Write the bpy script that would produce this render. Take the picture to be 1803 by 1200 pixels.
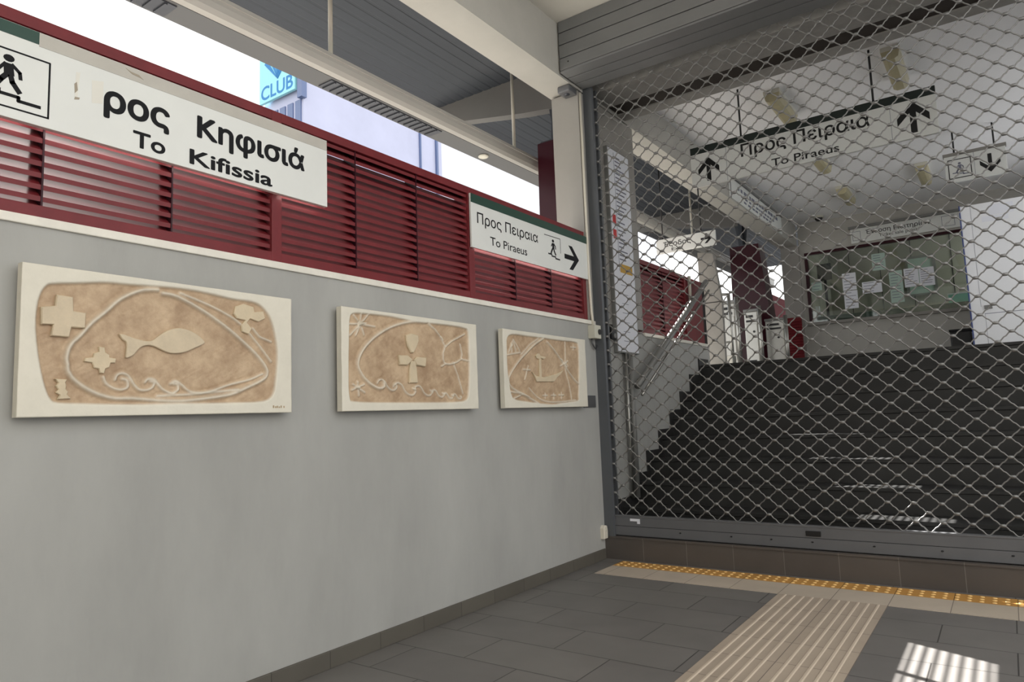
import bpy, bmesh, math, random
import numpy as np
from mathutils import Matrix, Vector
random.seed(4)
for o in list(bpy.data.objects): bpy.data.objects.remove(o)
S = bpy.context.scene
C = S.collection
# ------------------------------------------------------------------ camera, light, exposure
yaw, pit, rol, FPX = -0.615037809, 0.109162576, -0.0375424117, 1221.69
cy, sy = math.cos(yaw), math.sin(yaw)
fw = Vector((sy*math.cos(pit), cy*math.cos(pit), math.sin(pit)))
r0 = Vector((cy, -sy, 0)); u0 = r0.cross(fw)
rt = math.cos(rol)*r0 + math.sin(rol)*u0
up = -math.sin(rol)*r0 + math.cos(rol)*u0
cd = bpy.data.cameras.new('camera'); cam = bpy.data.objects.new('camera', cd); C.objects.link(cam)
M = Matrix(((rt.x, up.x, -fw.x), (rt.y, up.y, -fw.y), (rt.z, up.z, -fw.z))).to_4x4()
M.translation = (2.617, 0, 1.1); cam.matrix_world = M
cd.sensor_width = 36; cd.lens = 36*FPX/1803; cd.clip_start = 0.05; cd.clip_end = 400
S.camera = cam
S.view_settings.view_transform = 'Standard'; S.view_settings.look = 'None'
S.view_settings.gamma = 1; S.view_settings.use_curve_mapping = False
S.view_settings.exposure = 0.28
w = bpy.data.worlds.new('sky'); S.world = w; w.use_nodes = True
bg = w.node_tree.nodes['Background']; bg.inputs[0].default_value = (0.985, 0.99, 0.985, 1); bg.inputs[1].default_value = 1.5
sd = bpy.data.lights.new('sun', 'SUN'); sun = bpy.data.objects.new('sun', sd); C.objects.link(sun)
sd.energy = 32.0; sd.angle = 0.006; sd.color = (1, 0.97, 0.92)
sun.rotation_euler = Vector((1, -0.42, -0.87)).to_track_quat('-Z', 'Y').to_euler(); sun.location = (-6, 6, 9)

# ------------------------------------------------------------------ materials
def srgb(c): return tuple(((v/255)/12.92 if v/255 <= 0.04045 else ((v/255+0.055)/1.055)**2.4) for v in c)
MATS = {}
def mat(name, rgb, rough=0.6, metal=0.0, var=0.0, scale=3.0, bump=0.0, bscale=60.0, stretch=(1, 1, 1), dirt=None, spec=0.5):
    """plain painted / stone / metal surface with noise in its colour and grain"""
    m = bpy.data.materials.new(name); m.use_nodes = True; MATS[name] = m
    n, l = m.node_tree.nodes, m.node_tree.links
    b = n['Principled BSDF']; c = srgb(rgb)
    b.inputs['Base Color'].default_value = (*c, 1); b.inputs['Roughness'].default_value = rough
    b.inputs['Metallic'].default_value = metal; b.inputs['Specular IOR Level'].default_value = spec
    if var or bump:
        g = n.new('ShaderNodeNewGeometry'); mp = n.new('ShaderNodeMapping'); mp.inputs['Scale'].default_value = stretch
        l.new(g.outputs['Position'], mp.inputs['Vector'])
    if var:
        t = n.new('ShaderNodeTexNoise'); t.inputs['Scale'].default_value = scale; t.inputs['Detail'].default_value = 6; t.inputs['Roughness'].default_value = 0.65
        l.new(mp.outputs[0], t.inputs['Vector'])
        rp = n.new('ShaderNodeValToRGB'); rp.color_ramp.elements[0].position = 0.3; rp.color_ramp.elements[1].position = 0.7
        d = dirt and srgb(dirt) or tuple(v*(1-var) for v in c)
        rp.color_ramp.elements[0].color = (*d, 1); rp.color_ramp.elements[1].color = (*[min(1, v*(1+var*0.6)) for v in c], 1)
        l.new(t.outputs['Fac'], rp.inputs['Fac']); l.new(rp.outputs['Color'], b.inputs['Base Color'])
    if bump:
        t2 = n.new('ShaderNodeTexNoise'); t2.inputs['Scale'].default_value = bscale; t2.inputs['Detail'].default_value = 4
        l.new(mp.outputs[0], t2.inputs['Vector'])
        bp = n.new('ShaderNodeBump'); bp.inputs['Strength'].default_value = bump; bp.inputs['Distance'].default_value = 0.004
        l.new(t2.outputs['Fac'], bp.inputs['Height']); l.new(bp.outputs['Normal'], b.inputs['Normal'])
    return m
def tile_mat(name, rgb, rgb2, mortar, bw, rh, ox, oy, axes='XY', offset=0.5, msize=0.003, rough=0.45, freq=2):
    m = bpy.data.materials.new(name); m.use_nodes = True; MATS[name] = m
    n, l = m.node_tree.nodes, m.node_tree.links; b = n['Principled BSDF']
    g = n.new('ShaderNodeNewGeometry'); sp = n.new('ShaderNodeSeparateXYZ'); cb = n.new('ShaderNodeCombineXYZ')
    l.new(g.outputs['Position'], sp.inputs[0])
    for i, a in enumerate(axes): l.new(sp.outputs[a], cb.inputs[i])
    mp = n.new('ShaderNodeMapping'); mp.inputs['Location'].default_value = (ox, oy, 0); l.new(cb.outputs[0], mp.inputs['Vector'])
    t = n.new('ShaderNodeTexBrick'); t.offset = offset; t.offset_frequency = freq; t.squash = 1
    for k, v in (('Color1', rgb), ('Color2', rgb2), ('Mortar', mortar)): t.inputs[k].default_value = (*srgb(v), 1)
    t.inputs['Scale'].default_value = 1; t.inputs['Mortar Size'].default_value = msize; t.inputs['Mortar Smooth'].default_value = 0.1
    t.inputs['Brick Width'].default_value = bw; t.inputs['Row Height'].default_value = rh; t.inputs['Bias'].default_value = 0
    l.new(mp.outputs[0], t.inputs['Vector'])
    nz = n.new('ShaderNodeTexNoise'); nz.inputs['Scale'].default_value = 4; nz.inputs['Detail'].default_value = 8; l.new(g.outputs['Position'], nz.inputs['Vector'])
    mr = n.new('ShaderNodeMapRange'); mr.inputs[3].default_value = 0.82; mr.inputs[4].default_value = 1.18; l.new(nz.outputs['Fac'], mr.inputs[0])
    mx = n.new('ShaderNodeMix'); mx.data_type = 'RGBA'; mx.blend_type = 'MULTIPLY'; mx.inputs['Factor'].default_value = 1
    l.new(t.outputs['Color'], mx.inputs['A']); l.new(mr.outputs[0], mx.inputs['B']); l.new(mx.outputs['Result'], b.inputs['Base Color'])
    b.inputs['Roughness'].default_value = rough
    bp = n.new('ShaderNodeBump'); bp.inputs['Strength'].default_value = 0.5; bp.inputs['Distance'].default_value = 0.003; bp.invert = True
    l.new(t.outputs['Fac'], bp.inputs['Height']); l.new(bp.outputs['Normal'], b.inputs['Normal'])
    return m
wall_m = mat('painted_wall', (165, 165, 162), 0.75, var=0.14, scale=1.6, bump=0.25, bscale=30, stretch=(1, 1, 0.35))
plast = mat('painted_concrete', (176, 174, 168), 0.7, var=0.08, scale=2, bump=0.15, bscale=50)
cream = mat('cream_plaster', (222, 219, 210), 0.7, var=0.06, scale=2, bump=0.1)
pill_m = mat('grey_pillar_paint', (150, 147, 142), 0.5, var=0.06, scale=2, bump=0.1)
ceil_m = mat('white_ceiling', (238, 238, 240), 0.45, var=0.04, scale=1)
marble_c = mat('marble_coping', (226, 222, 212), 0.35, var=0.10, scale=8)
base_m = tile_mat('skirting_stone', (92, 88, 80), (84, 80, 73), (58, 55, 50), 0.31, 1.0, 0, 0.5, 'YZ', 0, 0.002, 0.6)
floor_m = tile_mat('dark_floor_tile', (112, 109, 106), (105, 102, 100), (60, 58, 56), 0.60, 0.307, 0.45, -0.128, 'XY', 0.5, 0.003, 0.5)
riser_m = tile_mat('dark_riser_tile', (84, 78, 74), (76, 71, 68), (112, 108, 104), 0.335, 0.6, 0.02, 0.1, 'XZ', 0, 0.002, 0.5)
stair_m = mat('dark_stair_stone', (44, 44, 44), 0.45, var=0.2, scale=5, bump=0.1)
beige_m = tile_mat('beige_tile', (186, 173, 158), (180, 168, 152), (120, 110, 100), 0.29, 5, -0.24, 2.4, 'XY', 0, 0.002, 0.55)
guide_m = tile_mat('ribbed_guide_tile', (172, 158, 142), (165, 151, 136), (110, 100, 92), 0.29, 0.29, -0.24, -0.01, 'XY', 0, 0.002, 0.55)
yel_m = tile_mat('yellow_tactile_tile', (196, 146, 78), (188, 138, 70), (100, 76, 45), 0.29, 5, -0.24, 2.4, 'XY', 0, 0.002, 0.55)
dot_m = mat('worn_tactile_stud', (236, 196, 128), 0.5)
red_m = mat('dark_red_paint', (112, 36, 41), 0.45, var=0.16, scale=9, spec=0.35)
dred_m = mat('maroon_paint', (50, 11, 22), 0.32, var=0.1, scale=4, spec=0.25)
white_m = mat('sign_white', (222, 224, 221), 0.4, var=0.03, scale=5)
band_m = mat('sign_band_grey', (186, 182, 174), 0.5, var=0.08, scale=8)
green_m = mat('sign_green', (24, 62, 50), 0.4)
ink_m = mat('sign_ink', (20, 21, 24), 0.6, spec=0.2)
dinky = mat('sign_black', (14, 14, 15), 0.4)
ghost_m = mat('peeled_letter_trace', (222, 220, 212), 0.7)
scar_m = mat('peeled_vinyl_scar', (160, 150, 134), 0.8)
steel_m = mat('gate_steel', (134, 133, 131), 0.45, metal=0.45, var=0.08, scale=14)
rail_m = mat('gate_rail_paint', (106, 107, 110), 0.42, metal=0.3, var=0.06, scale=5)
guide_rail_m = mat('gate_guide_paint', (92, 95, 99), 0.45, metal=0.2, var=0.05, scale=5)
box_m = mat('shutter_slat_paint', (118, 119, 120), 0.45, metal=0.2, var=0.06, scale=4)
gap_m = mat('dark_gap', (16, 15, 15), 0.8)
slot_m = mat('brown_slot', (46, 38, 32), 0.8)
lint_m = mat('rough_lintel', (150, 148, 144), 0.8, var=0.14, scale=9, bump=0.3, bscale=40)
canopy_m = mat('canopy_metal', (64, 68, 75), 0.5, metal=0.2, var=0.05, scale=2)
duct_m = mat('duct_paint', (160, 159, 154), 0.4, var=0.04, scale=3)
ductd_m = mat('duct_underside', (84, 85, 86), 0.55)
lens_m = mat('grille_lens', (70, 72, 78), 0.3, metal=0.4)
stone_m = mat('grey_stub_stone', (138, 135, 130), 0.7, var=0.1, scale=5)
inox = mat('brushed_inox', (172, 171, 166), 0.38, metal=0.95, var=0.05, scale=10)
tube_m = mat('rail_tube_grey', (128, 128, 126), 0.5, metal=0.3)
paper_m = mat('paper', (228, 230, 238), 0.7)
paperg = mat('paper_greenish', (176, 198, 188), 0.7)
mark_m = mat('print_marks', (110, 112, 128), 0.7)
markr = mat('print_marks_red', (196, 60, 60), 0.7)
marky = mat('yellow_sticker', (200, 158, 60), 0.6)
blue_m = mat('blue_edge', (52, 70, 130), 0.5)
wpanel = mat('white_laminate', (236, 237, 240), 0.3, var=0.02)
lamp_m = mat('yellowed_diffuser', (176, 168, 136), 0.4, var=0.08, scale=10)
lampb_m = mat('lamp_body', (196, 194, 182), 0.5)
booth_in = mat('booth_interior', (158, 157, 144), 0.8, var=0.08, scale=3)
booth_dk = mat('booth_counter', (52, 74, 62), 0.6)
teal_m = mat('teal_plastic', (120, 196, 176), 0.5)
plaque_m = mat('grey_plaque', (92, 93, 95), 0.4, metal=0.4)
box_cream = mat('junction_plastic', (198, 196, 182), 0.5)
cable_m = mat('white_cable', (214, 208, 194), 0.5)
black_m = mat('black_plastic', (18, 18, 20), 0.45)
bld_m = mat('lilac_render', (186, 189, 212), 0.8, var=0.08, scale=0.4)
bld2_m = mat('pale_render', (222, 224, 232), 0.8, var=0.06, scale=0.4)
bldw_m = mat('facade_window', (96, 112, 150), 0.25)
cyan_m = mat('billboard_pale_cyan', (150, 212, 222), 0.5)
cyanb_m = mat('billboard_blue', (20, 118, 180), 0.5)
arm_m = mat('arm_grey', (104, 102, 99), 0.6, var=0.06)
plat_m = mat('platform_concrete', (128, 126, 121), 0.8, var=0.1, scale=2)
ground_m = mat('ground_ballast', (60, 59, 57), 0.9, var=0.15, scale=3)
# marble relief: cream stone, tan patina where the stone was cut back (attribute 'patina')
relief_m = bpy.data.materials.new('carved_marble'); relief_m.use_nodes = True
_n, _l = relief_m.node_tree.nodes, relief_m.node_tree.links; _b = _n['Principled BSDF']
_a = _n.new('ShaderNodeAttribute'); _a.attribute_name = 'patina'
_g = _n.new('ShaderNodeNewGeometry')
_t = _n.new('ShaderNodeTexNoise'); _t.inputs['Scale'].default_value = 9; _t.inputs['Detail'].default_value = 8; _t.inputs['Roughness'].default_value = 0.7
_l.new(_g.outputs['Position'], _t.inputs['Vector'])
_r = _n.new('ShaderNodeValToRGB'); _r.color_ramp.elements[0].color = (*srgb((160, 133, 105)), 1); _r.color_ramp.elements[1].color = (*srgb((198, 173, 143)), 1)
_r.color_ramp.elements[0].position = 0.35; _r.color_ramp.elements[1].position = 0.65; _l.new(_t.outputs['Fac'], _r.inputs['Fac'])
_r2 = _n.new('ShaderNodeValToRGB'); _r2.color_ramp.elements[0].color = (*srgb((206, 201, 187)), 1); _r2.color_ramp.elements[1].color = (*srgb((230, 225, 211)), 1)
_l.new(_t.outputs['Fac'], _r2.inputs['Fac'])
_x = _n.new('ShaderNodeMix'); _x.data_type = 'RGBA'; _l.new(_a.outputs['Fac'], _x.inputs['Factor']); _l.new(_r2.outputs['Color'], _x.inputs['A']); _l.new(_r.outputs['Color'], _x.inputs['B'])
_l.new(_x.outputs['Result'], _b.inputs['Base Color']); _b.inputs['Roughness'].default_value = 0.55
_t3 = _n.new('ShaderNodeTexNoise'); _t3.inputs['Scale'].default_value = 110; _l.new(_g.outputs['Position'], _t3.inputs['Vector'])
_bp = _n.new('ShaderNodeBump'); _bp.inputs['Strength'].default_value = 0.25; _bp.inputs['Distance'].default_value = 0.003; _l.new(_t3.outputs['Fac'], _bp.inputs['Height']); _l.new(_bp.outputs['Normal'], _b.inputs['Normal'])
motif_m = mat('carved_motif', (206, 190, 162), 0.55, var=0.10, scale=14, bump=0.25, bscale=120)
motifg_m = mat('carved_motif_greyed', (204, 188, 162), 0.55, var=0.12, scale=16, bump=0.35, bscale=90)
# clear booth glass
glass_m = bpy.data.materials.new('booth_glass'); glass_m.use_nodes = True
_n, _l = glass_m.node_tree.nodes, glass_m.node_tree.links; _n.remove(_n['Principled BSDF'])
_tr = _n.new('ShaderNodeBsdfTransparent'); _tr.inputs[0].default_value = (0.88, 0.92, 0.89, 1)
_gl = _n.new('ShaderNodeBsdfGlossy'); _gl.inputs['Roughness'].default_value = 0.03
_mx = _n.new('ShaderNodeMixShader'); _mx.inputs[0].default_value = 0.08
_l.new(_tr.outputs[0], _mx.inputs[1]); _l.new(_gl.outputs[0], _mx.inputs[2]); _l.new(_mx.outputs[0], _n['Material Output'].inputs[0])

# ------------------------------------------------------------------ mesh helpers
class MB:
    def __init__(s): s.bm = bmesh.new()
    def box(s, x0, x1, y0, y1, z0, z1, bev=0.0):
        r = bmesh.ops.create_cube(s.bm, size=1)['verts']
        bmesh.ops.transform(s.bm, verts=r, matrix=Matrix.Translation(((x0+x1)/2, (y0+y1)/2, (z0+z1)/2)) @ Matrix.Diagonal((abs(x1-x0), abs(y1-y0), abs(z1-z0), 1)))
        if bev:
            es = list({e for v in r for e in v.link_edges})
            bmesh.ops.bevel(s.bm, geom=es, offset=bev, segments=2, affect='EDGES', profile=0.6)
        return s
    def prism(s, pts, a, b, axes='xyz', bev=0.0):
        """polygon pts in the first two axes, extruded along the third from a to b"""
        ix = ['xyz'.index(c) for c in axes]
        def P(p, h):
            v = [0, 0, 0]; v[ix[0]] = p[0]; v[ix[1]] = p[1]; v[ix[2]] = h; return v
        lo = [s.bm.verts.new(P(p, a)) for p in pts]
        q = pts
        if bev:
            k = len(pts); q = []
            for i in range(k):
                p0, p1, p2 = Vector(pts[i-1]), Vector(pts[i]), Vector(pts[(i+1) % k])
                d1 = (p1-p0).normalized(); d2 = (p2-p1).normalized()
                nn = Vector((-d1.y-d2.y, d1.x+d2.x))
                nn = nn.normalized() if nn.length > 1e-6 else Vector((0, 0))
                q.append((p1.x+nn.x*bev, p1.y+nn.y*bev))
            A = sum(pts[i-1][0]*pts[i][1]-pts[i][0]*pts[i-1][1] for i in range(k))
            if A < 0: q = [(2*p[0]-x[0], 2*p[1]-x[1]) for p, x in zip(pts, q)]
            mid = [s.bm.verts.new(P(p, b-bev if b > a else b+bev)) for p in pts]
            for i in range(k): s.bm.faces.new((lo[i-1], lo[i], mid[i], mid[i-1]))
            low = mid
        else: low = lo
        hi = [s.bm.verts.new(P(p, b)) for p in q]
        k = len(pts)
        for i in range(k): s.bm.faces.new((low[i-1], low[i], hi[i], hi[i-1]))
        s.bm.faces.new(hi); s.bm.faces.new(lo[::-1])
        return s
    def tube(s, pts, r, seg=8, caps=True):
        pts = [Vector(p) for p in pts]; rings = []; n = None
        for i, p in enumerate(pts):
            d = (pts[min(i+1, len(pts)-1)] - pts[max(i-1, 0)]).normalized()
            if n is None: n = d.orthogonal().normalized()
            else:
                n = (n - d*n.dot(d)).normalized()
            bb = d.cross(n)
            rings.append([s.bm.verts.new(p + (n*math.cos(2*math.pi*j/seg) + bb*math.sin(2*math.pi*j/seg))*r) for j in range(seg)])
        for a, b in zip(rings, rings[1:]):
            for j in range(seg): s.bm.faces.new((a[j], a[(j+1) % seg], b[(j+1) % seg], b[j]))
        if caps: s.bm.faces.new(rings[0][::-1]); s.bm.faces.new(rings[-1])
        return s
    def dome(s, c, r, zs=0.5, seg=8):
        q = bmesh.ops.create_uvsphere(s.bm, u_segments=seg, v_segments=5, radius=r)['verts']
        bmesh.ops.transform(s.bm, verts=q, matrix=Matrix.Translation(c) @ Matrix.Diagonal((1, 1, zs, 1)))
        return s
    def obj(s, name, m, parent=None, smooth=False):
        bmesh.ops.recalc_face_normals(s.bm, faces=s.bm.faces[:])
        me = bpy.data.meshes.new(name); s.bm.to_mesh(me); s.bm.free()
        return link(name, me, m, parent, smooth)
def link(name, me, m, parent=None, smooth=False):
    o = bpy.data.objects.new(name, me); C.objects.link(o)
    if m: me.materials.append(m)
    if parent: o.parent = parent
    if smooth:
        for p in me.polygons: p.use_smooth = True
    return o
def tag(o, label, cat, group=None):
    o['label'] = label; o['category'] = cat
    if group: o['group'] = group
    return o
def thing(name, label, cat, loc=(0, 0, 0), group=None, face=None):
    """Empty at the thing's base. face 'X': local x=+Y, y=+Z, z=+X ; face 'Y': local x=+X, y=+Z, z=-Y"""
    o = bpy.data.objects.new(name, None); C.objects.link(o); o.empty_display_size = 0.1
    R = Matrix.Identity(4)
    if face == 'X': R = Matrix(((0, 0, 1, 0), (1, 0, 0, 0), (0, 1, 0, 0), (0, 0, 0, 1)))
    if face == 'Y': R = Matrix(((1, 0, 0, 0), (0, 0, -1, 0), (0, 1, 0, 0), (0, 0, 0, 1)))
    o.matrix_world = Matrix.Translation(loc) @ R
    return tag(o, label, cat, group)
def struct(o):
    o['kind'] = 'structure'; return o
def text_mesh(s, bold=0.0):
    c = bpy.data.curves.new('lettering', 'FONT'); c.body = s; c.size = 1; c.extrude = 0.5; c.resolution_u = 6
    o = bpy.data.objects.new('lettering', c); C.objects.link(o)
    dg = bpy.context.evaluated_depsgraph_get(); dg.update()
    me = bpy.data.meshes.new_from_object(o.evaluated_get(dg)); bpy.data.objects.remove(o)
    return me
def lettering(s, x0, x1, base, cap, z, m, parent, bold=0.02, ref='H', name='lettering'):
    """text from x0 to x1, standing on base with capitals of height cap, on the sign face at local z"""
    src = text_mesh(s)
    vs = [(v.co.x, v.co.y) for v in src.vertices if v.co.z > 0]
    fs = []
    ix = {v.index: n for n, v in enumerate([v for v in src.vertices if v.co.z > 0])}
    for p in src.polygons:
        if all(k in ix for k in p.vertices): fs.append([ix[k] for k in p.vertices])
    bpy.data.meshes.remove(src)
    a, b = min(v[0] for v in vs)-bold, max(v[0] for v in vs)+bold
    k = cap/0.73; sh = [(0, 0)] + ([(bold*math.cos(t*math.pi/4), bold*math.sin(t*math.pi/4)) for t in range(8)] if bold else [])
    V, F = [], []
    for q, (dx, dy) in enumerate(sh):
        n0 = len(V)
        V += [(x0+(x+dx-a)/(b-a)*(x1-x0), base+(y+dy)*k, z+0.001+q*0.00003) for x, y in vs]
        F += [[n0+t for t in f] for f in fs]
    me = bpy.data.meshes.new(name); me.from_pydata(V, [], F)
    me.name = name
    return link(name, me, m, parent)
def arrow_pts(cx, cyy, w, h, ang):
    def T(L): return [(cx + (x*w)*math.cos(ang)-(y*h)*math.sin(ang), cyy + (x*w)*math.sin(ang)+(y*h)*math.cos(ang)) for x, y in L]
    return T([(-.1, -.5), (.1, -.5), (.1, .32), (-.1, .32)]), T([(0, .5), (.5, .04), (.5, -.2), (0, .24), (-.5, -.2), (-.5, .04)])
def arrow(cx, cyy, w, h, ang, z, m, parent):
    a, b = arrow_pts(cx, cyy, w, h, ang)
    return MB().prism(a, z, z+.0013).prism(b, z, z+.0014).obj('arrow', m, parent)
def stroke(L, wd):
    """list of quads following a polyline of width wd"""
    out = []
    for (x0, y0), (x1, y1) in zip(L, L[1:]):
        d = Vector((x1-x0, y1-y0)); n = Vector((-d.y, d.x)).normalized()*wd/2; e = d.normalized()*wd*0.3
        out.append([(x0-e.x+n.x, y0-e.y+n.y), (x0-e.x-n.x, y0-e.y-n.y), (x1+e.x-n.x, y1+e.y-n.y), (x1+e.x+n.x, y1+e.y+n.y)])
    return out
def walker(x, y, s, z, m, parent, name='pictogram'):
    """walking figure on steps, s tall, feet at (x, y)"""
    b = MB()
    k = [(x+s*.13*math.cos(t*math.pi/6), y+s*.88+s*.10*math.sin(t*math.pi/6)) for t in range(12)]
    b.prism(k, z, z+.0012)
    P = lambda L: [(x+s*a, y+s*c) for a, c in L]
    b.prism(P([(-.12, .74), (.10, .74), (.14, .42), (-.10, .42)]), z, z+.0013)
    for L, wd in (([(-.02, .45), (-.16, .26), (-.30, .02)], .13), ([(.04, .45), (.10, .24), (.26, .02)], .13), ([(.08, .72), (.26, .56), (.28, .40)], .09), ([(-.08, .72), (-.22, .52)], .08)):
        for q in stroke(P(L), s*wd): b.prism(q, z, z+.00125)
    for q in stroke(P([(-.6, -.02), (-.2, -.02), (-.2, -.12), (.25, -.12), (.25, -.22), (.75, -.22)]), s*.09): b.prism(q, z, z+.0011)
    return b.obj(name, m, parent)
def frame_lines(x0, x1, y0, y1, wd, z, m, parent, name='pictogram_frame'):
    b = MB()
    for q in stroke([(x0, y0), (x1, y0), (x1, y1), (x0, y1), (x0, y0)], wd): b.prism(q, z, z+.0011)
    return b.obj(name, m, parent)
R1 = [(0.044,0.288),(0.044,0.343),(0.052,0.398),(0.072,0.437),(0.107,0.448),(0.183,0.46),(0.263,0.473),(0.349,0.476),(0.47,0.484),(0.602,0.485),(0.745,0.472),(0.821,0.471),(0.876,0.463),(0.924,0.425),(0.953,0.363),(0.97,0.278),(0.97,0.206),(0.962,0.135),(0.949,0.078),(0.901,0.047),(0.748,0.041),(0.542,0.039),(0.358,0.037),(0.195,0.041),(0.119,0.044),(0.094,0.058),(0.076,0.101),(0.062,0.16),(0.051,0.224)]
R1_lines = [[(0.446,0.468),(0.397,0.462),(0.35,0.442),(0.304,0.411),(0.261,0.365),(0.218,0.323),(0.183,0.277),(0.153,0.241),(0.142,0.201),(0.145,0.174),(0.148,0.152),(0.167,0.124),(0.203,0.097),(0.246,0.075),(0.301,0.061),(0.358,0.061),(0.447,0.054),(0.541,0.051),(0.641,0.061),(0.748,0.077),(0.822,0.105),(0.901,0.141),(0.921,0.169),(0.912,0.197),(0.876,0.238),(0.822,0.283),(0.746,0.339),(0.673,0.383),(0.603,0.419),(0.522,0.452),(0.465,0.458)],[(0.261,0.135),(0.272,0.112),(0.3,0.095),(0.329,0.093),(0.345,0.105),(0.342,0.125),(0.325,0.131)],[(0.3,0.127),(0.308,0.145),(0.33,0.15),(0.35,0.137),(0.366,0.111),(0.386,0.093),(0.41,0.091),(0.431,0.1),(0.44,0.118),(0.425,0.124)],[(0.407,0.121),(0.418,0.133),(0.44,0.13),(0.458,0.109),(0.477,0.091),(0.509,0.081),(0.531,0.095),(0.528,0.114),(0.512,0.115)],[(0.502,0.116),(0.521,0.127),(0.547,0.111),(0.574,0.089),(0.621,0.083),(0.676,0.093),(0.747,0.117),(0.838,0.139),(0.9,0.165)],[(0.535,0.467),(0.672,0.427),(0.783,0.377),(0.868,0.3),(0.941,0.219)],[(0.852,0.355),(0.884,0.322),(0.941,0.305)],[(0.453,0.07),(0.607,0.077),(0.785,0.098)]]
fish = [(0.307,0.289),(0.321,0.29),(0.353,0.281),(0.395,0.272),(0.425,0.274),(0.455,0.297),(0.486,0.318),(0.524,0.329),(0.564,0.325),(0.604,0.308),(0.632,0.284),(0.622,0.271),(0.591,0.256),(0.552,0.238),(0.513,0.231),(0.481,0.234),(0.45,0.247),(0.425,0.255),(0.401,0.254),(0.38,0.243),(0.36,0.218),(0.343,0.208),(0.332,0.208),(0.334,0.235),(0.333,0.261),(0.319,0.272)]
cross = [(0.103,0.407),(0.153,0.405),(0.156,0.357),(0.195,0.354),(0.194,0.301),(0.151,0.3),(0.145,0.266),(0.09,0.267),(0.095,0.305),(0.06,0.303),(0.058,0.361),(0.099,0.369)]
rosette = [(0.242,0.241),(0.261,0.239),(0.264,0.222),(0.278,0.214),(0.278,0.205),(0.301,0.202),(0.298,0.186),(0.282,0.185),(0.279,0.17),(0.266,0.164),(0.261,0.147),(0.247,0.149),(0.244,0.163),(0.228,0.166),(0.222,0.183),(0.196,0.187),(0.198,0.199),(0.224,0.203),(0.227,0.217),(0.243,0.223)]
spool = [(0.107,0.126),(0.144,0.124),(0.139,0.114),(0.142,0.105),(0.14,0.093),(0.148,0.083),(0.145,0.074),(0.158,0.06),(0.116,0.058),(0.123,0.071),(0.111,0.08),(0.118,0.09),(0.11,0.101),(0.117,0.112)]
flower = [(0.767,0.44),(0.805,0.455),(0.852,0.446),(0.856,0.425),(0.9,0.433),(0.908,0.402),(0.876,0.385),(0.836,0.395),(0.821,0.377),(0.844,0.354),(0.829,0.329),(0.798,0.337),(0.794,0.364),(0.813,0.386),(0.775,0.39),(0.76,0.409)]
R2 = [(0.05,0.393),(0.055,0.449),(0.077,0.477),(0.158,0.483),(0.314,0.486),(0.481,0.478),(0.663,0.478),(0.808,0.48),(0.931,0.475),(0.967,0.454),(0.971,0.333),(0.968,0.198),(0.955,0.091),(0.932,0.051),(0.839,0.038),(0.556,0.036),(0.225,0.038),(0.077,0.044),(0.049,0.063),(0.043,0.172)]
R2_lines = [[(0.598,0.479),(0.481,0.47),(0.353,0.436),(0.248,0.386),(0.17,0.329),(0.124,0.275),(0.109,0.235),(0.116,0.202),(0.152,0.159),(0.204,0.126),(0.25,0.112),(0.281,0.121),(0.282,0.141)],[(0.625,0.472),(0.68,0.445),(0.745,0.391)],[(0.939,0.439),(0.763,0.354),(0.759,0.256),(0.901,0.289),(0.895,0.375)],[(0.726,0.403),(0.763,0.354)],[(0.901,0.289),(0.964,0.282)],[(0.759,0.256),(0.73,0.242)],[(0.829,0.266),(0.866,0.195),(0.908,0.09)],[(0.131,0.428),(0.058,0.422)],[(0.131,0.428),(0.084,0.469)],[(0.131,0.428),(0.18,0.479)],[(0.131,0.428),(0.225,0.422)],[(0.131,0.428),(0.097,0.369)],[(0.131,0.428),(0.152,0.376)],[(0.131,0.428),(0.059,0.366)],[(0.131,0.428),(0.132,0.477)],[(0.071,0.102),(0.151,0.131)],[(0.078,0.129),(0.151,0.091)],[(0.107,0.141),(0.114,0.075)],[(0.239,0.138),(0.247,0.152),(0.27,0.156),(0.29,0.144),(0.309,0.119),(0.333,0.104),(0.357,0.105),(0.374,0.123),(0.358,0.134)],[(0.35,0.12),(0.36,0.137),(0.388,0.141),(0.412,0.128),(0.435,0.097),(0.464,0.08),(0.494,0.08),(0.514,0.101),(0.495,0.115)],[(0.508,0.111),(0.516,0.125),(0.54,0.128),(0.56,0.117),(0.579,0.092),(0.603,0.078),(0.628,0.079),(0.645,0.095),(0.629,0.106)],[(0.64,0.094),(0.646,0.104),(0.664,0.107),(0.679,0.099),(0.694,0.08),(0.712,0.07),(0.731,0.07),(0.744,0.083),(0.731,0.091)],[(0.738,0.081),(0.743,0.089),(0.757,0.091),(0.769,0.085),(0.781,0.07),(0.795,0.062),(0.81,0.062),(0.821,0.072),(0.811,0.079)],[(0.817,0.076),(0.822,0.083),(0.836,0.085),(0.847,0.079),(0.858,0.066),(0.871,0.059),(0.885,0.059),(0.894,0.068),(0.885,0.073)]]
ankh = [[(0.44,0.395),(0.479,0.407),(0.532,0.401),(0.536,0.371),(0.521,0.339),(0.495,0.304),(0.476,0.303),(0.451,0.335),(0.442,0.364)],[(0.383,0.286),(0.45,0.289),(0.486,0.267),(0.448,0.235),(0.388,0.235)],[(0.497,0.264),(0.519,0.283),(0.593,0.283),(0.585,0.232),(0.518,0.237)],[(0.475,0.26),(0.505,0.261),(0.517,0.222),(0.521,0.143),(0.458,0.142),(0.463,0.22)]]
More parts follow.
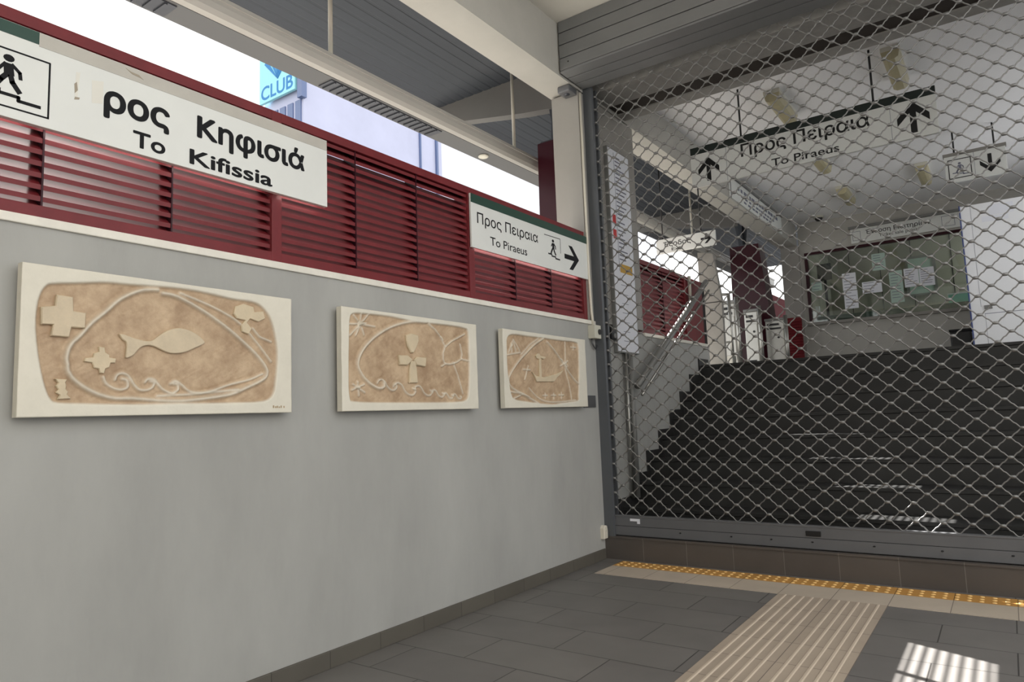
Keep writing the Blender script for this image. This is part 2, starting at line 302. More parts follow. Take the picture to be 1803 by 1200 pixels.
R3 = [(0.043,0.391),(0.051,0.446),(0.109,0.475),(0.284,0.477),(0.514,0.477),(0.717,0.476),(0.897,0.478),(0.957,0.454),(0.959,0.339),(0.944,0.18),(0.929,0.086),(0.912,0.042),(0.679,0.025),(0.566,0.017),(0.374,0.027),(0.234,0.039),(0.128,0.05),(0.083,0.072),(0.059,0.137),(0.043,0.244)]
R3_lines = [[(0.482,0.471),(0.383,0.429),(0.276,0.366),(0.174,0.299),(0.093,0.23),(0.057,0.18),(0.078,0.137),(0.142,0.11),(0.218,0.089),(0.295,0.061),(0.395,0.027)],[(0.428,0.47),(0.321,0.42),(0.216,0.351)],[(0.076,0.104),(0.179,0.094),(0.276,0.072)],[(0.534,0.451),(0.619,0.402),(0.694,0.346),(0.76,0.293),(0.815,0.246),(0.884,0.198),(0.943,0.168)],[(0.775,0.467),(0.77,0.343),(0.769,0.257),(0.808,0.159),(0.834,0.055)],[(0.706,0.34),(0.802,0.295)],[(0.805,0.332),(0.701,0.291)],[(0.073,0.355),(0.13,0.441),(0.198,0.373)],[(0.049,0.337),(0.207,0.362)],[(0.105,0.412),(0.11,0.357)],[(0.134,0.425),(0.154,0.365)],[(0.29,0.129),(0.358,0.084),(0.439,0.05),(0.567,0.035),(0.738,0.04),(0.894,0.049)],[(0.485,0.096),(0.482,0.061)],[(0.457,0.081),(0.511,0.082)],[(0.594,0.097),(0.591,0.055)],[(0.565,0.082),(0.621,0.082)],[(0.697,0.103),(0.693,0.058)],[(0.661,0.085),(0.73,0.085)],[(0.229,0.251),(0.314,0.25)],[(0.29,0.275),(0.244,0.184)],[(0.856,0.435),(0.931,0.436)],[(0.895,0.456),(0.891,0.415)],[(0.11,0.061),(0.198,0.083)]]
hull = [(0.323,0.237),(0.377,0.21),(0.472,0.206),(0.639,0.233),(0.722,0.261),(0.685,0.23),(0.637,0.208),(0.595,0.177),(0.377,0.173),(0.356,0.204)]
mast = [(0.418,0.333),(0.439,0.334),(0.438,0.206),(0.413,0.205)]
disc = [(0.377,0.348),(0.394,0.363),(0.42,0.365),(0.435,0.351),(0.483,0.347),(0.504,0.34),(0.471,0.329),(0.434,0.336),(0.417,0.328),(0.388,0.332)]
# ------------------------------------------------------------------ the setting
struct(MB().box(-0.25, 7.5, -5, 4.85, -0.2, 0).obj('floor', floor_m))
struct(MB().box(-0.25, 0, -4, 7.45, -0.2, 1.80).obj('wall_left', wall_m))
struct(MB().box(-0.27, 0.012, -4, 4.86, 1.80, 1.832, 0.004).obj('trim_1', marble_c))           # marble coping
struct(MB().box(-0.27, 0.012, 5.77, 7.45, 1.78, 1.812, 0.004).obj('trim_2', marble_c))
struct(MB().box(0, 0.012, -4, 4.83, 0, 0.078, 0.003).obj('baseboard_left', base_m))
struct(MB().box(-0.25, 0, 4.76, 5.766, 1.832, 3.72).obj('pillar', pill_m))
struct(MB().prism([(-0.27, 3.735), (0, 3.735), (0, 4.6), (-0.27, 4.6)], -4, 12.0, 'xzy').obj('beam', plast))
struct(MB().box(0.001, 2.7, -3.6, 4.84, 4.17, 4.35).obj('ceiling', cream))  # cut short out of view so sky light falls in from upper right
struct(MB().box(-0.25, 6.0, -3.6, -3.4, 0, 4.17).obj('wall_added_back', plast))  # unseen wall added behind the camera to make the light directional
struct(MB().box(5.8, 6.0, -3.4, 0.4, 0, 4.17).obj('wall_added_right', plast))  # unseen wall added to hold back light from the near right
struct(MB().box(4.3, 4.5, 4.86, 7.6, -0.2, 4.4).box(4.3, 4.5, 10.8, 12.2, -0.2, 4.4).obj('wall_added_hall', plast))  # unseen wall pieces put in to darken the right of the hall
# lintel over the gate with a dark recess in its underside
struct(MB().box(0, 4.3, 4.95, 5.27, 3.75, 4.4).box(0, 4.3, 5.47, 5.62, 3.75, 4.4).box(0, 4.3, 5.27, 5.47, 3.86, 4.4).obj('lintel', lint_m))
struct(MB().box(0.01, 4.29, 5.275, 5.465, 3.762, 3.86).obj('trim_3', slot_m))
struct(MB().box(0, 4.3, 5.62, 12.2, 4.10, 4.35).obj('ceiling_hall', ceil_m))
# stairs: sill, eight risers, landing
NS, RH, GO, Y0, ZS = 8, 0.175, 0.283, 5.17, 0.17
b = MB()
prof = [(4.86, -0.2), (4.86, ZS)]
for k in range(NS):
    y = Y0 + k*GO; z = ZS + (k+1)*RH
    prof += [(y, z-RH), (y, z-0.03), (y-0.012, z-0.025), (y-0.012, z)]
prof += [(12.0, ZS+NS*RH), (12.0, -0.2)]
b.prism(prof, 0, 4.3, 'yzx'); struct(b.obj('stair_floor', stair_m))
struct(MB().box(0, 4.3, 4.845, 4.862, -0.1, ZS-0.012).box(0, 4.3, 4.838, 4.875, ZS-0.012, ZS+.001).obj('riser_wall', riser_m))
b = MB()
for k in range(NS):
    y = Y0 + k*GO; z = ZS + (k+1)*RH
    b.box(0.0, 0.012, y-0.07, y+GO-0.07, z-RH-0.03, z+0.07)
struct(b.obj('baseboard_stair', stair_m))
struct(MB().box(-3.5, -0.255, -4, 18, 1.2, 1.5).box(-0.27, 0, 7.46, 12, 1.2, 1.57).obj('platform_floor', plat_m))
struct(MB().box(-70, -0.3, -40, 90, -0.6, -0.3).obj('ground', ground_m))
# tactile floor strips
struct(MB().box(0.165, 4.3, 4.36, 4.63, -0.01, 0.003).obj('tactile_strip_floor', beige_m))
b = MB(); b.box(0.165, 4.3, 4.63, 4.80, -0.01, 0.003)
o = struct(b.obj('warning_strip_floor', yel_m))
b = MB()
for i in range(int((4.25-0.20)/0.058)):
    for j in range(3):
        b.dome((0.195+i*0.058+(j % 2)*0.0, 4.66+j*0.055, 0.003), 0.013, 0.35, 8)
d = b.obj('tactile_studs', dot_m, o, True)
b = MB(); b.box(1.40, 1.98, -5, 4.358, -0.01, 0.003)
o = struct(b.obj('guide_strip_floor', guide_m))
b = MB()
for t in range(2):
    for k in range(5):
        x = 1.40 + t*0.29 + 0.045 + k*0.05
        b.prism([(x-0.008, 0.003), (x+0.008, 0.003), (x+0.004, 0.007), (x-0.004, 0.007)], -5, 4.35, 'xzy')
b.obj('guide_ribs', mat('guide_rib_beige', (192, 178, 160), 0.5), o)

# ------------------------------------------------------------------ platform canopy, light duct, columns
b = MB(); b.box(-2.42, -0.28, -4, 17, 4.46, 4.56)
for i in range(18):
    x = -0.36 - i*0.12
    b.prism([(x-0.05, 4.4605), (x+0.048, 4.4605), (x+0.04, 4.456), (x-0.04, 4.456)], -4, 17, 'xzy')
struct(b.obj('canopy_roof', canopy_m))
t = thing('linear_light_duct', 'long pale grey lighting duct hung along the platform canopy above the louvre fence', 'light fixture', (-1.02, -2, 3.47))
prof = [(-0.13, 0.0), (0.07, 0.0), (0.095, 0.012), (0.112, 0.04), (0.118, 0.075), (0.118, 0.10), (0.128, 0.10), (0.128, 0.125), (-0.14, 0.125), (-0.14, 0.10), (-0.13, 0.09)]
MB().prism(prof, 0, 16, 'xzy').obj('housing', duct_m, t)
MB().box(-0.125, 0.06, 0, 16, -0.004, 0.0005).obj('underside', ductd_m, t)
for y0 in (2.8, 5.05, 10.4):
    b = MB(); b.box(-0.10, 0.04, y0, y0+1.15, -0.012, -0.003)
    for i in range(18): b.box(-0.095, 0.035, y0+0.03+i*0.062, y0+0.045+i*0.062, -0.020, -0.011)
    b.obj('grille_lens', lens_m, t)
MB().dome((-0.03, 6.85, -0.012), 0.05, 0.35, 14).obj('sensor_cap', lampb_m, t, True)
for y in (2.72, 5.06, 7.28, 9.6, 11.9):
    MB().tube([(0.02, y+2.31-2.31, 0.12), (0.02, y, 0.99)], 0.016, 10).obj('hanger_rod', cable_m, t, True)
def column(y, label):
    t = thing('steel_column', label, 'column', (-0.63, y, 1.5), 'maroon platform columns')
    MB().prism([(-0.20, 0), (0.47, 0), (0.28, 2.17), (-0.17, 2.17)], 0, 0.34, 'xzy', 0.015).obj('shaft', dred_m, t)
    b = MB(); b.prism([(-0.05, 2.16), (0.05, 2.16), (0.16, 2.97), (-0.16, 2.97)], 0.13, 0.21, 'xzy').box(-0.15, 0.15, 0.02, 0.32, 2.15, 2.19)
    b.prism([(0.02, 2.19), (0.32, 2.19), (0.22, 2.97), (0.12, 2.97)], -0.03, 0.03, 'yzx')
    b.obj('head_bracket', canopy_m, t)
    MB().prism([(0.2, 2.50), (-0.4, 2.58), (-1.5, 2.78), (-1.75, 2.96), (0.2, 2.96)], 0.10, 0.22, 'xzy').obj('cantilever_arm', arm_m, t)
column(5.38, 'maroon steel platform column with grey bracket behind the grey pillar')
column(11.0, 'maroon steel platform column seen through the grille behind the ticket gates')

# ------------------------------------------------------------------ louvre fences
def fence(name, label, ya, posts, yb, z0, z1, n=16, opened={}):
    t = thing(name, label, 'fence', (0, ya, z0))
    H = z1 - z0
    MB().box(-0.118, -0.012, 0, yb-ya, H-0.045, H, 0.003).obj('top_rail', red_m, t)
    MB().box(-0.118, -0.012, 0, yb-ya, 0.0, 0.045, 0.003).obj('bottom_rail', red_m, t)
    edges = [ya] + [p for q in posts for p in q] + [yb]
    for p0, p1 in posts: MB().box(-0.12, -0.010, p0-ya, p1-ya, 0.0, H-0.002, 0.003).obj('post', red_m, t)
    pitch = (H-0.05)/n
    for q, (a, c) in enumerate(zip(edges[::2], edges[1::2])):
        if c-a < 0.05: continue
        b = MB()
        for i in range(n):
            z = 0.02 + i*pitch
            h = opened.get((q, i), 0.079)
            b.prism([(-0.022, z), (-0.022, z+0.018), (-0.030, z+0.021), (-0.112, z+h+0.011), (-0.112, z+h), (-0.036, z+0.012)], a-ya+0.001, c-ya-0.001, 'xzy')
        p = b.obj('louvre_panel', red_m, t)
        k = max(1, round((c-a)/0.5))
        for i in range(1, k):
            y = a-ya + (c-a)*i/k
            MB().box(-0.105, -0.019, y-0.003, y+0.003, 0.03, H-0.03).obj('blade_stiffener', dred_m, p)
    return t
fence('louvre_fence', 'dark red metal louvre fence on the marble coping above the relief panels', -2.5, [(-2.5, -2.45), (-0.95, -0.90), (0.46, 0.51), (1.878, 1.93), (3.296, 3.35), (4.715, 4.765)], 4.765, 1.834, 2.545, 16, {**{(q, i): 0.086 for q in range(5) for i in range(16)}, (4, 15): 0.070, (4, 14): 0.072, (4, 13): 0.073})
t = fence('louvre_fence', 'dark red louvre fence beside the stairs seen through the gate grille', 5.766, [(6.86, 6.91)], 6.91, 1.814, 2.50, 15)
MB().box(-0.095, -0.012, 1.145, 1.60, 0.0, 0.68).obj('solid_panel', red_m, t)
MB().box(-0.10, -0.012, 1.60, 1.68, 0.0, 0.68).obj('gap_shade_strip', gap_m, t)  # near-black block stands in for the shade of the gap at the fence end
o = tag(MB().tube([(0.012, 6.95, 2.16), (0.012, 6.95, 2.50)], 0.017, 10).obj('white_tube_lamp', lampb_m, None, True), 'short white vertical tube fixed to the red fence panel by the stairs', 'tube')

# ------------------------------------------------------------------ signs on the fence (local x along +Y, y up, z into the room)
t = thing('direction_sign', 'large white wall sign reading ρος Κηφισιά, To Kifissia with walking figure', 'sign', (0.012, 0.30, 2.138), face='X')
MB().box(0, 1.855, 0, 0.331, 0, 0.024, 0.002).obj('board', white_m, t)
Z = 0.0235
MB().box(0.002, 0.62, 0.286, 0.329, Z, Z+0.002).obj('green_band', green_m, t)
MB().box(0.62, 1.853, 0.280, 0.329, Z, Z+0.002).obj('worn_band', band_m, t)
lettering('ρος', 0.832, 1.078, 0.133, 0.098, Z, ink_m, t, 0.032)
lettering('Kηφισιά', 1.190, 1.722, 0.143, 0.092, Z, ink_m, t, 0.032)
lettering('To', 0.938, 1.062, 0.026, 0.064, Z, ink_m, t, 0.024)
lettering('Kifissia', 1.160, 1.547, 0.022, 0.063, Z, ink_m, t, 0.024)
frame_lines(0.455, 0.655, 0.035, 0.232, 0.006, Z, ink_m, t)
walker(0.535, 0.092, 0.125, Z, ink_m, t)
b = MB()
for q in ([(0.735, 0.135), (0.738, 0.235), (0.752, 0.238), (0.748, 0.20), (0.744, 0.135)], [(0.792, 0.14), (0.79, 0.225), (0.83, 0.235), (0.829, 0.15)]): b.prism(q, Z, Z+.0008)
b.obj('peeled_letter_trace', ghost_m, t)
for q in ([(0.735, 0.155), (0.745, 0.17), (0.741, 0.20), (0.733, 0.19)], [(0.835, 0.112), (0.85, 0.112), (0.849, 0.134), (0.836, 0.135)], [(0.734, 0.132), (0.75, 0.137), (0.752, 0.145), (0.736, 0.143)]): MB().prism(q, Z, Z+.001).obj('peeled_scar', scar_m, t)
MB().prism([(0.905, 0.318), (0.925, 0.311), (0.955, 0.309), (0.972, 0.296), (0.96, 0.30), (0.93, 0.303)], Z+.002, Z+.0032).obj('peeled_scar', scar_m, t)
t = thing('direction_sign', 'smaller white wall sign reading Προς Πειραια, To Piraeus with right arrow', 'sign', (-0.004, 3.30, 2.155), face='X')
MB().box(0, 1.465, 0, 0.345, 0, 0.014, 0.002).obj('board', white_m, t)
Z = 0.0135
MB().box(0.001, 1.464, 0.287, 0.344, Z, Z+0.002).obj('green_band', green_m, t)
lettering('Προς Πειραια', 0.060, 0.755, 0.165, 0.070, Z, ink_m, t, 0.009)
lettering('To Piraeus', 0.190, 0.610, 0.047, 0.058, Z, ink_m, t, 0.006)
b = MB()
for q in stroke([(0.842, 0.245), (1.06, 0.250), (1.06, 0.142)], 0.005): b.prism(q, Z, Z+.001)
b.obj('pictogram_frame', ink_m, t)
walker(0.958, 0.115, 0.115, Z, ink_m, t)
arrow(1.222, 0.132, 0.185, 0.215, -math.pi/2, Z, ink_m, t)

# ------------------------------------------------------------------ three carved marble panels
def seg_dist(P, L):
    d = np.full(P.shape[:-1], 9.0)
    for a, c in zip(L, L[1:]):
        a = np.array(a); c = np.array(c); e = c-a; q = P-a
        h = np.clip((q@e)/max(e@e, 1e-12), 0, 1)
        d = np.minimum(d, np.linalg.norm(q-h[..., None]*e, axis=-1))
    return d
def inside(P, L):
    x, y = P[..., 0], P[..., 1]; r = np.zeros(x.shape, bool)
    for (x0, y0), (x1, y1) in zip(L, L[1:]+L[:1]):
        c = ((y0 > y) != (y1 > y)); r ^= c & (x < (x1-x0)*(y-y0)/((y1-y0) if y1 != y0 else 1e-9)+x0)
    return r
def smooth_line(L):
    if len(L) < 4: return L
    L = [np.array(p) for p in L]; o = []
    for i in range(len(L)-1):
        p0, p1, p2, p3 = L[max(i-1, 0)], L[i], L[i+1], L[min(i+2, len(L)-1)]
        for t in (0, .33, .66):
            o.append(tuple(0.5*((2*p1)+(-p0+p2)*t+(2*p0-5*p1+4*p2-p3)*t*t+(-p0+3*p1-3*p2+p3)*t**3)))
    return o+[tuple(L[-1])]
def relief(label, y, W, lines, recess, wide, TH=0.034, DEP=0.011, HT=0.502):
    t = thing('relief_panel', label, 'relief', (0.026, y, 1.157), 'carved marble relief panels', 'X')
    nu, nv = 250, 122
    U, V = np.meshgrid(np.linspace(0, W, nu), np.linspace(0, HT, nv), indexing='ij')
    P = np.stack([U, V], -1)
    rec = smooth_line(recess+[recess[0]])
    d = seg_dist(P, rec); ins = inside(P, rec[:-1]); s = np.where(ins, d, -d)
    k = np.clip((s+0.002)/0.010, 0, 1); k = k*k*(3-2*k)
    h = -DEP*k; pat = k.copy()
    rng = np.random.default_rng(int(y*100))
    for i, L in enumerate(lines):
        wd = 0.0075 if i in wide else 0.005
        dd = seg_dist(P, smooth_line(L)); g = np.exp(-(dd/wd)**2)
        h += g*(0.0105 if i in wide else 0.007)*k; pat *= 1-0.7*g
        h -= 0.0022*np.exp(-((dd-2.2*wd)/wd)**2)*k
    h += k*(0.0008*np.sin(U*170+5*np.sin(V*60))*np.sin(V*120)) + rng.normal(0, 0.00025, h.shape)*k
    h += (1-k)*0.0007*np.sin(U*37+1)*np.sin(V*41)
    X = np.stack([U, V, TH+h], -1).reshape(-1, 3)
    idx = np.arange(nu*nv).reshape(nu, nv)
    F = np.stack([idx[:-1, :-1], idx[1:, :-1], idx[1:, 1:], idx[:-1, 1:]], -1).reshape(-1, 4).tolist()
    ring = list(idx[:, 0])+list(idx[-1, 1:])+list(idx[-2::-1, -1])+list(idx[0, -2:0:-1])
    base = len(X); back = X[ring].copy(); back[:, 2] = 0.0
    V3 = np.vstack([X, back]); m = len(ring)
    for i in range(m): F.append([int(ring[i]), base+i, base+(i+1) % m, int(ring[(i+1) % m])])
    F.append([base+i for i in range(m)])
    me = bpy.data.meshes.new('slab'); me.from_pydata(V3.tolist(), [], F)
    at = me.attributes.new('patina', 'FLOAT', 'POINT'); at.data.foreach_set('value', np.concatenate([pat.reshape(-1), np.zeros(m)]).astype(np.float32))
    o = link('slab', me, relief_m, t)
    for i, p in enumerate(me.polygons): p.use_smooth = i < (nu-1)*(nv-1)
    MB().box(0.05, W-0.05, 0.05, HT-0.05, -0.0258, 0.0).obj('wall_mount', gap_m, t)
    return t, TH-DEP
def motif(name, L, t, z, m, hh=0.010, bev=0.004):
    b = MB()
    for q in (L if isinstance(L[0][0], tuple) else [L]): b.prism(q, z-0.004, z+hh, 'xyz', bev)
    return b.obj(name, m, t)
t, z = relief('marble relief panel carved with a fish, waves and crosses, largest and nearest of three', 0.888, 1.04, R1_lines, R1, (0,))
motif('fish', smooth_line(fish+[fish[0]])[:-1], t, z, motifg_m, 0.012, 0.0025)
motif('greek_cross', cross, t, z, motifg_m, 0.015, 0.004)
motif('rosette', rosette, t, z, motif_m, 0.009, 0.003)
motif('spool', spool, t, z, motif_m, 0.012, 0.003)
motif('flower', flower, t, z, motif_m, 0.009, 0.003)
b = MB()
for i, (x, h) in enumerate(((0, .011), (.011, .007), (.020, .009), (.030, .006), (.040, .010), (.055, .008))): b.box(0.945+x*0.95, 0.951+x*0.95, 0.020, 0.020+h, 0.0335, 0.0348)
b.obj('signature_marks', mat('signature_scratch', (170, 150, 120), 0.8), t)
t, z = relief('marble relief panel carved with a looped cross above waves, hung between two other panels', 2.212, 1.04, R2_lines, R2, (0,))
motif('looped_cross', ankh, t, z, motif_m, 0.014, 0.005)
t, z = relief('marble relief panel carved with a small sailing boat, beside the grey plaque', 3.518, 1.055, R3_lines, R3, (0, 3))
motif('boat_hull', hull, t, z, motif_m, 0.011, 0.003)
motif('boat_mast', [mast, disc], t, z, motif_m, 0.010, 0.002)
tag(MB().box(0.0, 0.010, 4.605, 4.790, 1.152, 1.243, 0.002).obj('wall_plaque', plaque_m), 'small blank grey plaque on the wall beside the boat relief', 'plaque')

# ------------------------------------------------------------------ wall bits at the gate corner
t = thing('junction_box', 'small cream key switch box on the wall corner under the pillar conduit', 'switch box', (0, 4.735, 1.685), face='X')
MB().box(0.0, 0.105, 0, 0.105, 0, 0.06, 0.004).obj('case', box_cream, t)
MB().tube([(0.075, 0.052, 0.059), (0.075, 0.052, 0.068)], 0.022, 14).obj('key_switch', black_m, t)
MB().tube([(0.02, 0.0, 0.02), (0.022, -0.035, 0.022), (0.045, -0.062, 0.024), (0.075, -0.075, 0.022), (0.10, -0.05, 0.02)], 0.007, 8).obj('cable_loop', plaque_m, t, True)
o = tag(MB().tube([(0.012, 4.775, 3.70), (0.012, 4.775, 2.2), (0.012, 4.785, 1.90), (0.02, 4.79, 1.788)], 0.011, 8).obj('white_cable', cable_m, None, True), 'thin white cable conduit running down the grey pillar edge', 'cable')
t = thing('socket_cover', 'broken cream cover at the wall foot beside the gate sill', 'cover', (0, 4.775, 0.155), face='X')
MB().prism([(0.0, 0.0), (0.055, 0.0), (0.06, 0.06), (0.05, 0.095), (0.02, 0.10), (0.0, 0.08)], 0, 0.035, 'xyz', 0.006).obj('cover_shell', cable_m, t)
MB().dome((0.03, 0.065, 0.034), 0.012, 0.5).obj('cover_knob', box_cream, t, True)
t = thing('ceiling_sensor', 'small grey sensor under the beam end beside the shutter box', 'sensor', (-0.06, 4.72, 3.70))
MB().box(-0.055, 0.055, -0.09, 0.04, -0.02, 0.035, 0.012).obj('sensor_case', rail_m, t)
MB().dome((0, -0.03, -0.02), 0.025, 0.5, 10).obj('sensor_lens', lens_m, t, True)

# ------------------------------------------------------------------ roller grille
t = thing('roller_grille', 'closed roll-down steel lattice grille with grey bottom bar across the stairs', 'gate', (0, 4.90, 0))
PX, PZ, XA = 0.1443, 0.1103, 0.148
def wire_mesh(flip):
    pts = []; hz = PZ/4 + 0.0015; n = 29
    for i in range(2*n):
        s = 1 if (i % 2 == 0) != flip else -1
        x = i*PX/2
        pts += [(x-0.006, 0, s*hz), (x+0.006, 0, s*hz)]
        x1 = x+PX/2
        pts += [(x+0.015, 0.0015, s*(hz-0.0075)), (x+PX/4-0.006, -0.001, s*0.0035), (x+PX/4+0.006, 0.001, -s*0.0035), (x1-0.015, -0.0015, -s*(hz-0.0075))]
    pts = pts[1:]
    b = MB(); b.tube(pts, 0.0043, 6)
    for i in range(n):
        x = i*PX + (PX/2 if flip else 0)
        if x > 0.05: b.prism([(x-0.016, hz-0.004), (x-0.010, hz-0.0095), (x+0.010, hz-0.0095), (x+0.016, hz-0.004), (x+0.016, hz+0.002), (x+0.010, hz+0.0075), (x-0.010, hz+0.0075), (x-0.016, hz+0.002)], -0.008, 0.008, 'xzy')
    bmesh.ops.recalc_face_normals(b.bm, faces=b.bm.faces[:])
    me = bpy.data.meshes.new('lattice_wire'); b.bm.to_mesh(me); b.bm.free(); me.materials.append(steel_m)
    for p in me.polygons: p.use_smooth = True
    return me
wm = [wire_mesh(True), wire_mesh(False)]
for k in range(63):
    o = bpy.data.objects.new('lattice_wire', wm[k % 2]); C.objects.link(o); o.parent = t
    o.location = (0.0037, 0.0018 if k % 2 else -0.0018, 0.326 + PZ/4 + k*PZ/2)
b = MB(); b.box(0.075, 4.25, -0.024, 0.020, 0.195, 0.318, 0.003).box(0.075, 4.25, -0.028, 0.015, 0.178, 0.2455, 0.002).box(0.075, 4.25, -0.027, 0.018, 0.314, 0.326, 0.002)
bar = b.obj('bottom_bar', rail_m, t)
MB().box(0.075, 4.25, -0.0265, -0.02, 0.2455, 0.2485).box(0.075, 4.25, -0.020, 0.02, 0.1705, 0.178).obj('bar_seam', gap_m, bar)
MB().box(1.462, 1.555, -0.031, -0.02, 0.259, 0.293, 0.004).obj('lock_slot', black_m, bar)
for x in (0.60, 0.97, 1.24, 1.50, 1.86, 2.22, 2.56, 2.95, 3.3): MB().dome((x, -0.028, 0.222), 0.008, 0.6).obj('bar_rivet', black_m, bar)
MB().box(0.205, 0.285, -0.0262, -0.02, 0.286, 0.304).box(0.262, 0.285, -0.0262, -0.02, 0.268, 0.287).obj('torn_sticker', paper_m, bar)
o = tag(MB().prism([(0.0, 4.845), (0.078, 4.845), (0.078, 4.88), (0.03, 4.88), (0.03, 4.925), (0.078, 4.925), (0.078, 4.95), (0.0, 4.95)], ZS, 3.76, 'xyz').obj('grille_guide_rail', guide_rail_m), 'dark grey vertical guide rail at the wall end of the roller grille', 'rail')
# shutter box
t = thing('shutter_box', 'grey slatted shutter box over the roller grille', 'shutter box', (0, 4.47, 3.75))
prof = [(0, 0.02), (0, 0.42), (0.36, 0.42), (0.36, 0.0), (0.06, 0.0)]
MB().prism([(0.014, 0.04), (0.014, 0.40), (0.36, 0.40), (0.36, 0.024), (0.07, 0.024)], 0.012, 4.3, 'yzx').obj('box_core', gap_m, t)
for z0, z1 in ((0.018, 0.110), (0.117, 0.219), (0.226, 0.319), (0.326, 0.418)):
    MB().box(0.014, 4.3, 0.0, 0.02, z0, z1, 0.002).obj('face_slat', box_m, t)
for y0, y1 in ((0.004, 0.112), (0.124, 0.232), (0.244, 0.36)):
    MB().box(0.014, 4.3, y0, y1, 0.0, 0.016, 0.002).obj('underside_slat', box_m, t)
MB().dome((0.09, 0.0, 0.07), 0.006, 1).obj('screw_head', gap_m, t)
# ------------------------------------------------------------------ behind the grille: wall board, pipes, handrail
t = thing('line_map_board', 'tall white information board on the wall just behind the grille', 'board', (0.0, 5.16, 1.60), face='X')
MB().box(0, 0.415, 0, 1.775, 0, 0.035, 0.003).obj('frame', tube_m, t)
MB().box(0.012, 0.403, 0.012, 1.763, 0.03, 0.037).obj('poster', paper_m, t)
b = MB(); rr = random.Random(7)
for i in range(26):
    y = 0.80 + i*0.036
    b.box(0.13, 0.13+rr.uniform(0.08, 0.2), y, y+0.011, 0.036, 0.0385)
b.box(0.112, 0.116, 0.7, 1.74, 0.036, 0.0384)
for i in range(7): b.box(0.13, 0.25, 0.10+i*0.08, 0.104+i*0.08, 0.036, 0.0383)
b.obj('printed_lines', mark_m, t)
for y in (1.10, 0.97): MB().box(0.035, 0.095, y, y+0.08, 0.036, 0.0386).obj('red_mark', markr, t)
MB().box(0.13, 0.36, 0.69, 0.765, 0.036, 0.0388).obj('yellow_sticker', marky, t)
tag(MB().tube([(0.035, 5.30, 0.40), (0.035, 5.30, 1.60)], 0.014, 10).obj('wall_pipe', inox, None, True), 'thin steel pipe on the wall under the information board, nearer the gate', 'pipe', 'pipes under the board')
tag(MB().tube([(0.045, 5.365, 0.40), (0.045, 5.365, 1.60)], 0.024, 10).obj('wall_pipe', tube_m, None, True), 'thicker grey pipe on the wall under the information board, nearer the stairs', 'pipe', 'pipes under the board')
t = thing('small_wall_device', 'small black device on the wall beside the information board', 'device', (0.0, 5.045, 1.70), face='X')
MB().box(0, 0.085, 0, 0.10, 0, 0.05, 0.008).obj('case', black_m, t)
MB().tube([(0.042, 0.03, 0.048), (0.042, 0.03, 0.058)], 0.02, 12).obj('dial', tube_m, t)
t = thing('handrail', 'grey metal handrail rising along the stair wall', 'handrail', (0.09, 5.38, 1.32))
MB().tube([(0, 0, 0), (0, 1.86, 1.15)], 0.030, 10).obj('tube', tube_m, t, True)
MB().tube([(0.03, 0.02, -0.075), (0.03, 1.84, 1.05)], 0.012, 8).obj('lower_bar', inox, t, True)
for k in range(3):
    y = 0.2+k*0.7
    MB().tube([(0, y, y*0.618), (-0.02, y, y*0.618-0.05), (-0.09, y, y*0.618-0.06)], 0.009, 8).obj('bracket', tube_m, t, True)
# ------------------------------------------------------------------ hanging signs
def hang_rods(t, xs, y0, y1, n='hanger_rod'):
    for x in xs:
        MB().tube([(x, y0, -0.015), (x, y1, -0.015)], 0.009, 8).obj(n, black_m, t, True)
t = thing('hanging_sign', 'long hanging sign reading Προς Πειραιά, To Piraeus between two up arrows', 'sign', (0.314, 6.40, 3.243), face='Y')
MB().box(0, 2.058, 0, 0.395, -0.03, 0.0, 0.003).obj('board', white_m, t)
MB().box(0, 2.058, 0.325, 0.396, -0.031, 0.002).obj('dark_band', mat('sign_dark_band', (22, 34, 30), 0.5), t)
lettering('Προς Πειραιά', 0.485, 1.571, 0.195, 0.118, 0.0, dinky, t, 0.016)
lettering('To Piraeus', 0.752, 1.320, 0.036, 0.072, 0.0, dinky, t, 0.012)
arrow(0.171, 0.158, 0.205, 0.235, 0, 0, dinky, t)
arrow(1.888, 0.176, 0.232, 0.265, 0, 0, dinky, t)
for x in (0.345, 1.725): MB().box(x, x+0.003, 0, 0.325, 0, 0.001).obj('panel_seam', mark_m, t)
hang_rods(t, (0.493, 1.611), 0.39, 0.858)
t = thing('hanging_sign', 'small hanging sign reading Έξοδος, Exit with right arrow beside the stairs', 'sign', (-0.648, 7.70, 2.968), face='Y')
MB().box(0, 0.722, 0, 0.175, -0.025, 0, 0.003).obj('board', white_m, t)
lettering('Έξοδος', 0.09, 0.43, 0.078, 0.058, 0, dinky, t, 0.012)
lettering('Exit', 0.19, 0.33, 0.022, 0.036, 0, dinky, t, 0.008)
arrow(0.617, 0.093, 0.115, 0.135, -math.pi/2, 0, dinky, t)
hang_rods(t, (0.08, 0.55), 0.17, 1.47)
t = thing('hanging_sign', 'square-ended hanging sign with boxed figure and down arrow under the hall ceiling', 'sign', (2.285, 9.0, 3.507), face='Y')
MB().box(0, 0.565, 0, 0.30, -0.03, 0, 0.003).obj('board', white_m, t)
MB().box(-0.01, 0.575, 0.30, 0.335, -0.06, 0.005).obj('top_rail', stone_m, t)
frame_lines(0.035, 0.245, 0.045, 0.255, 0.009, 0, dinky, t)
walker(0.140, 0.105, 0.115, 0, mark_m, t)
MB().box(0.275, 0.278, 0, 0.30, 0, 0.001).obj('panel_seam', mark_m, t)
arrow(0.418, 0.145, 0.185, 0.205, math.pi, 0, dinky, t)
for x in (0.1, 0.47): MB().tube([(x, 0.33, -0.03), (x, 0.598, -0.03)], 0.009, 8).obj('hanger_rod', black_m, t, True)
t = thing('beam_sign', 'white sign with faint small print flat on the beam above the stairs', 'sign', (0.001, 8.55, 3.755), face='X')
